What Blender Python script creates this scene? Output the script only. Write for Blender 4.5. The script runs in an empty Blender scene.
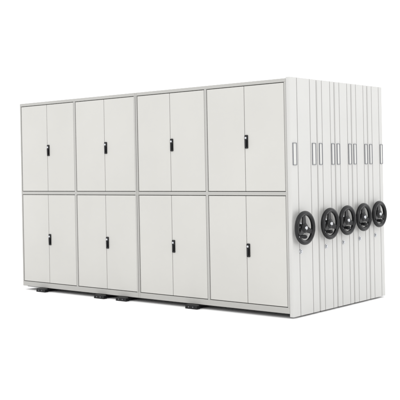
import bpy, bmesh, math
from mathutils import Vector, Matrix
S=bpy.context.scene; C=S.collection
PI=math.pi
# ---------------- materials
def mat(name,col,rough=.45,metal=0,bump=0.0,bscale=400,var=0.0,spec=.5):
    m=bpy.data.materials.new(name); m.use_nodes=True; nt=m.node_tree; b=nt.nodes['Principled BSDF']
    b.inputs['Base Color'].default_value=(*col,1); b.inputs['Roughness'].default_value=rough
    b.inputs['Metallic'].default_value=metal; b.inputs['Specular IOR Level'].default_value=spec
    tc=nt.nodes.new('ShaderNodeTexCoord')
    if bump:
        n=nt.nodes.new('ShaderNodeTexNoise'); n.inputs['Scale'].default_value=bscale
        nt.links.new(tc.outputs['Object'],n.inputs['Vector'])
        bp=nt.nodes.new('ShaderNodeBump'); bp.inputs['Strength'].default_value=bump; bp.inputs['Distance'].default_value=.001
        nt.links.new(n.outputs['Fac'],bp.inputs['Height']); nt.links.new(bp.outputs['Normal'],b.inputs['Normal'])
    if var:
        n=nt.nodes.new('ShaderNodeTexNoise'); n.inputs['Scale'].default_value=1.3; n.inputs['Detail'].default_value=4
        nt.links.new(tc.outputs['Object'],n.inputs['Vector'])
        r=nt.nodes.new('ShaderNodeValToRGB')
        r.color_ramp.elements[0].position=.3; r.color_ramp.elements[1].position=.7
        r.color_ramp.elements[0].color=(*[c*(1-var) for c in col],1); r.color_ramp.elements[1].color=(*[min(1,c*(1+var)) for c in col],1)
        nt.links.new(n.outputs['Fac'],r.inputs['Fac']); nt.links.new(r.outputs['Color'],b.inputs['Base Color'])
    return m
M_door=mat('powder_coat_off_white',(.458,.452,.43),.42,bump=.15,bscale=500,var=.025)
M_frame=mat('powder_coat_frame',(.35,.346,.33),.42,bump=.15,bscale=500,var=.02)
M_body=mat('powder_coat_body',(.43,.425,.41),.42,bump=.15,bscale=500,var=.02)
M_end=mat('powder_coat_end_panel',(.462,.46,.448),.4,bump=.15,bscale=500,var=.025)
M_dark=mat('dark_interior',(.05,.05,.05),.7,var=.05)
M_black=mat('black_plastic',(.004,.0042,.005),.25,bump=.2,bscale=300,spec=.28)
M_rim=mat('black_rim',(.004,.0042,.005),.2,bump=.1,bscale=300,spec=.3)
M_steel=mat('chrome_steel',(.48,.49,.51),.18,1,bump=.1)
M_lab=mat('label_frame_metal',(.18,.185,.20),.4,.2,bump=.1)
M_card=mat('card_paper',(.52,.52,.505),.8,bump=.2,bscale=200)
M_rail=mat('galvanised_rail',(.12,.12,.13),.45,.7,bump=.2,var=.1)
M_floor=mat('white_studio_floor',(.96,.96,.96),.9,bump=.05,bscale=50,spec=0.1)
# ---------------- helpers
def bx(bm,x0,x1,y0,y1,z0,z1):
    v=[bm.verts.new(p) for p in [(x0,y0,z0),(x1,y0,z0),(x1,y1,z0),(x0,y1,z0),(x0,y0,z1),(x1,y0,z1),(x1,y1,z1),(x0,y1,z1)]]
    for f in [(0,3,2,1),(4,5,6,7),(0,1,5,4),(1,2,6,5),(2,3,7,6),(3,0,4,7)]: bm.faces.new([v[i] for i in f])
def prism(bm,pts,a,b,axis='z'):
    def P(p,h):
        if axis=='z': return (p[0],p[1],h)
        if axis=='y': return (p[0],h,p[1])
        return (h,p[0],p[1])
    lo=[bm.verts.new(P(p,a)) for p in pts]; hi=[bm.verts.new(P(p,b)) for p in pts]
    n=len(pts)
    for i in range(n): bm.faces.new([lo[i],lo[(i+1)%n],hi[(i+1)%n],hi[i]])
    bm.faces.new(lo[::-1]); bm.faces.new(hi)
def tube(bm,p0,p1,r0,r1=None,n=20):
    r1=r0 if r1 is None else r1
    p0=Vector(p0);p1=Vector(p1);d=(p1-p0).normalized()
    a=d.orthogonal().normalized();b=d.cross(a)
    A=[];B=[]
    for i in range(n):
        t=2*PI*i/n;o=a*math.cos(t)+b*math.sin(t)
        A.append(bm.verts.new(p0+o*r0));B.append(bm.verts.new(p1+o*r1))
    for i in range(n): bm.faces.new([A[i],A[(i+1)%n],B[(i+1)%n],B[i]])
    bm.faces.new(A[::-1]);bm.faces.new(B)
def lathe_x(bm,prof,c,n=64,closed=True):  # prof (r,x); axis x through c
    rings=[]
    for i in range(n):
        t=2*PI*i/n
        rings.append([bm.verts.new((c[0]+x,c[1]+r*math.cos(t),c[2]+r*math.sin(t))) for r,x in prof])
    m=len(prof)
    for i in range(n):
        for j in range(m if closed else m-1):
            bm.faces.new([rings[i][j],rings[i][(j+1)%m],rings[(i+1)%n][(j+1)%m],rings[(i+1)%n][j]])
def obj(name,bm,m,parent=None,bevel=0,smooth=False,seg=2):
    bmesh.ops.recalc_face_normals(bm,faces=bm.faces)
    me=bpy.data.meshes.new(name); bm.to_mesh(me); bm.free()
    o=bpy.data.objects.new(name,me); C.objects.link(o); me.materials.append(m)
    if parent: o.parent=parent
    if bevel:
        b=o.modifiers.new('bevel','BEVEL'); b.width=bevel; b.segments=seg; b.limit_method='ANGLE'; b.angle_limit=math.radians(50)
        b.harden_normals=True
    if smooth or bevel:
        for p in me.polygons: p.use_smooth=True
        if not bevel:
            try: me.set_sharp_from_angle(angle=math.radians(40))
            except Exception: pass
    return o
def box(name,m,parent,x0,x1,y0,y1,z0,z1,bevel=0):
    bm=bmesh.new(); bx(bm,x0,x1,y0,y1,z0,z1); return obj(name,bm,m,parent,bevel)
def thing(name,label,cat,loc,group=None):
    o=bpy.data.objects.new(name,None); C.objects.link(o); o.location=loc; o.empty_display_size=.1
    o['label']=label;o['category']=cat
    if group:o['group']=group
    return o
# ---------------- dimensions
W=4.192; H=2.41; NC=4; BZ=.05
D1=.500; D2=.347
GRP='mobile shelving units pushed together in a row'
T=.045
# ---------------- parts of the end of a unit
def end_parts(t,w,R,wz):
    g=.006
    y0,y1=g,w-g; r=.014
    ga,gb=y0+.26*(y1-y0),y0+.74*(y1-y0)
    gw,gd=.0055,.014
    pts=[(0,y0),(T-r,y0),(T-r*.3,y0+r*.3),(T,y0+r)]
    for q in (ga,gb): pts+=[(T,q-gw),(T-gd,q-gw*.6),(T-gd,q+gw*.6),(T,q+gw)]
    pts+=[(T,y1-r),(T-r*.3,y1-r*.3),(T-r,y1),(0,y1)]
    bm=bmesh.new(); prism(bm,pts,.018,H+.012)
    obj('end_panel',bm,M_end,t)
    # card holders on both outer strips
    lw,lh=min(.066,w*.165),.225; zc=1.65
    for yc in ((y0+ga)/2+.004,(gb+y1)/2-.004):
        f=.0052
        bm=bmesh.new()
        bx(bm,T-.001,T+.009,yc-lw/2,yc+lw/2,zc-lh/2,zc-lh/2+f)
        bx(bm,T-.001,T+.009,yc-lw/2,yc+lw/2,zc+lh/2-f,zc+lh/2)
        bx(bm,T-.001,T+.009,yc-lw/2,yc-lw/2+f,zc-lh/2+f,zc+lh/2-f)
        bx(bm,T-.001,T+.009,yc+lw/2-f,yc+lw/2,zc-lh/2+f,zc+lh/2-f)
        fr=obj('label_holder',bm,M_lab,t,.0012)
        box('card',M_card,fr,T-.0005,T+.003,yc-lw/2+f,yc+lw/2-f,zc-lh/2+f,zc+lh/2-f)
    # hand wheel
    yc=w/2-(.10 if w>.4 else .05); zc=wz; X=T+.058
    bm=bmesh.new()
    prof=[(R-.024+.024*math.cos(a),.023*math.sin(a)) for a in [2*PI*i/16 for i in range(16)]]
    lathe_x(bm,prof,(X,yc,zc))
    hw=obj('hand_wheel',bm,M_rim,t,smooth=True)
    bm=bmesh.new(); tube(bm,(T-.001,yc,zc),(T+.01,yc,zc),.055,.05,32); tube(bm,(T+.01,yc,zc),(X-.02,yc,zc),.022,.022,24)
    obj('shaft',bm,M_steel,hw,smooth=True)
    bm=bmesh.new(); lathe_x(bm,[(.0001,-.03),(.044,-.03),(.050,-.02),(.050,.0),(.037,.012),(.0001,.016)],(X,yc,zc),32,False)
    obj('hub',bm,M_black,hw,smooth=True)
    bm=bmesh.new(); tube(bm,(X+.013,yc,zc),(X+.021,yc,zc),.021,.018,24)
    obj('hub_cap',bm,M_steel,hw,smooth=True)
    for k in range(3):
        a=math.radians(90+120*k+8)
        d=Vector((0,math.cos(a),math.sin(a))); n=Vector((0,-d.z,d.y)); c=Vector((X-.01,yc,zc))
        bm=bmesh.new()
        A=c+d*.038; B=c+d*(R-.034)+Vector((.01,0,0))
        vs=[]
        for P,hw_,th in ((A,.032,.009),(B,.021,.007)):
            for s1,s2 in ((1,1),(1,-1),(-1,-1),(-1,1)):
                vs.append(bm.verts.new(P+n*hw_*s1+Vector((th*s2,0,0))))
        for f in [(0,1,2,3),(7,6,5,4),(0,4,5,1),(1,5,6,2),(2,6,7,3),(3,7,4,0)]: bm.faces.new([vs[i] for i in f])
        obj('spoke',bm,M_black,hw,.003)
    a=math.radians(212); p=Vector((X+.014,yc+math.cos(a)*(R-.024),zc+math.sin(a)*(R-.024)))
    bm=bmesh.new(); lathe_x(bm,[(.0001,-.004),(.012,-.004),(.012,.012),(.0001,.014)],p,24,False)
    obj('grip_pin',bm,M_steel,hw,smooth=True)
    bm=bmesh.new(); lathe_x(bm,[(.0001,.013),(.013,.013),(.017,.03),(.020,.055),(.019,.075),(.013,.088),(.0001,.092)],p,24,False)
    obj('crank_grip',bm,M_black,hw,smooth=True)
    lz=wz-.24
    bm=bmesh.new(); tube(bm,(T-.001,yc,lz),(T+.006,yc,lz),.024,.022,24); tube(bm,(T+.006,yc,lz),(T+.016,yc,lz),.014,.012,24)
    obj('brake_lock',bm,M_steel,t,smooth=True)
def wheels_under(t,w):
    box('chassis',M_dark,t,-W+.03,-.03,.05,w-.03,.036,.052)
# ---------------- front unit with doors
labels=['front shelving unit with sixteen off-white doors, nearest of the row',
 'second shelving unit from the front, behind the one with doors',
 'third shelving unit in the row, with the middle of the five handwheels',
 'fourth shelving unit from the front, narrow light grey end panel',
 'rearmost shelving unit of the row, farthest from the doors']
t=thing('mobile_shelving_unit',labels[0],'shelving unit',(0,0,0),GRP)
bm=bmesh.new()
bx(bm,-W+.002,-.001,.03,D1-.006,BZ+.003,H-.003)
obj('carcass',bm,M_dark,t)
fw=.02; FY0,FY1=0,.032
cw=W/NC
zt=[.110,1.235,1.272,2.374]
box('top_rail',M_frame,t,-W,-.0005,FY0,FY1,zt[3],H,.003)
box('plinth',M_frame,t,-W,-.0005,FY0,FY1,BZ,zt[0],.003)
box('middle_rail',M_frame,t,-W+fw,-.0005-fw,FY0+.001,FY1,zt[1],zt[2],.003)
posts=[(-W,-W+fw)]+[(-W+k*cw-(.015 if k!=2 else .022),-W+k*cw+(.015 if k!=2 else .022)) for k in range(1,NC)]+[(-fw-.0005,-.0005)]
for i,(a,b) in enumerate(posts):
    if i==2:
        m=(a+b)/2
        box('post',M_frame,t,a,m-.003,FY0-.003,FY1,BZ+.002,H-.002,.002)
        box('post',M_frame,t,m+.003,b,FY0-.003,FY1,BZ+.002,H-.002,.002)
    else: box('post',M_frame,t,a,b,FY0+.0005,FY1,zt[0],zt[3],.002)
def lock(parent,xc,zc):
    w,h=.040,.14
    pts=[]
    r=.008
    for (cx,cz,a0) in ((xc+w/2-r,zc+h/2-r,0),(xc-w/2+r,zc+h/2-r,90),(xc-w/2+r,zc-h/2+r,180),(xc+w/2-r,zc-h/2+r,270)):
        for k in range(4):
            a=math.radians(a0+30*k); pts.append((cx+r*math.cos(a),cz+r*math.sin(a)))
    bm=bmesh.new(); prism(bm,pts,-.007,.006,'y')
    obj('lock_handle',bm,M_black,parent,.002)
    b2=bmesh.new(); prism(b2,[(xc-.009,zc-.055),(xc+.009,zc-.055),(xc+.012,zc+.02),(xc-.012,zc+.02)],-.017,-.0065,'y')
    obj('lever',b2,M_black,parent,.003)
    bm=bmesh.new(); tube(bm,(xc,-.006,zc+.04),(xc,-.013,zc+.04),.0125,.0115,20)
    obj('lock_cylinder',bm,M_steel,parent,smooth=True)
gap=.006
for c in range(NC):
    xa=posts[c][1]+gap; xb=posts[c+1][0]-gap; xm=(xa+xb)/2
    for (z0,z1) in ((zt[0],zt[1]),(zt[2],zt[3])):
        zc=.665 if z0<1 else 1.79
        z0+=gap; z1-=gap
        for side,(a,b) in enumerate(((xa,xm-.0025),(xm+.0025,xb))):
            d=box('door',M_door,t,a,b,.004,.026,z0,z1,.004)
            if side==1: lock(d,xm+.024,zc)
end_parts(t,D1,.172,.905); wheels_under(t,D1)
# ---------------- other units
y=D1
for k in range(1,5):
    u=thing('mobile_shelving_unit',labels[k],'shelving unit',(0,y,0),GRP)
    box('carcass',M_body,u,-W+.002,-.001,.004,D2-.004,BZ,H-.002,.003)
    end_parts(u,D2,(.166,.161,.156,.151)[k-1],.905+.016*k); wheels_under(u,D2)
    y+=D2
def copy_tree(o,parent=None):
    c=o.copy(); C.objects.link(c); c.parent=parent
    for ch in list(o.children): copy_tree(ch,c)
    return c
# ---------------- rails
rl=['floor rail end farthest right, under the right half of the doors','floor rail end just left of the centre joint below the doors',
    'second floor rail end from the left below the doors','leftmost floor rail end sticking out below the doors']
DT=D1+4*D2
r0=None
for i,x in enumerate((1.255,2.334,2.705,3.772)):
    if r0 is None:
        r0=thing('floor_rail',rl[0],'rail',(-x,0,0),'floor rails under the shelving units')
        bm=bmesh.new()
        prism(bm,[(-.06,0),(.06,0),(.06,.008),(.02,.012),(.02,.03),(-.02,.03),(-.02,.012),(-.06,.008)],-.03,DT+.03,'y')
        obj('track',bm,M_rail,r0,.001)
        bm=bmesh.new(); prism(bm,[(-.085,0),(.085,0),(.085,.034),(.065,.046),(-.065,.046),(-.085,.034)],-.06,-.004,'y')
        obj('end_stop',bm,M_black,r0,.004)
        for bxp in (-.03,.03):
            bm=bmesh.new(); tube(bm,(bxp,-.059,.022),(bxp,-.066,.022),.009,.008,12)
            obj('bolt',bm,M_rail,r0,smooth=True)
    else:
        n=copy_tree(r0); n.location=(-x,0,0); n['label']=rl[i]
# ---------------- floor
bm=bmesh.new(); bx(bm,-200,200,-200,200,-.1,0)
fl=obj('floor',bm,M_floor); fl['kind']='structure'
# ---------------- light
w=bpy.data.worlds.new('World'); S.world=w; w.use_nodes=True
bg=w.node_tree.nodes['Background']; bg.inputs[0].default_value=(1,1,1,1); bg.inputs[1].default_value=1.62
def area(loc,target,size,energy,col=(1,1,1)):
    l=bpy.data.lights.new('softbox','AREA'); l.size=size; l.energy=energy; l.color=col
    o=bpy.data.objects.new('softbox',l); C.objects.link(o); o.location=loc
    o.rotation_euler=(Vector(target)-Vector(loc)).to_track_quat('-Z','Y').to_euler()
area((6.5,-3,5.5),(0,1,1),3,70)
# ---------------- camera
cd=bpy.data.cameras.new('camera'); cam=bpy.data.objects.new('camera',cd); C.objects.link(cam); S.camera=cam
cd.sensor_width=36; cd.lens=81; cd.clip_end=1000; cd.shift_y=-.075
F=Vector((-.6465,.763,0)).normalized(); R_=Vector((.763,.6465,0)).normalized()
th=math.radians(-1.1)   # camera roll
up=Vector((0,0,1))
Rr=R_*math.cos(th)+up*math.sin(th); U=-R_*math.sin(th)+up*math.cos(th)
M=Matrix((( Rr.x,U.x,-F.x,5.155),(Rr.y,U.y,-F.y,-7.429),(Rr.z,U.z,-F.z,1.507),(0,0,0,1)))
cam.matrix_world=M
S.view_settings.view_transform='Standard'; S.view_settings.look='None'; S.view_settings.exposure=0
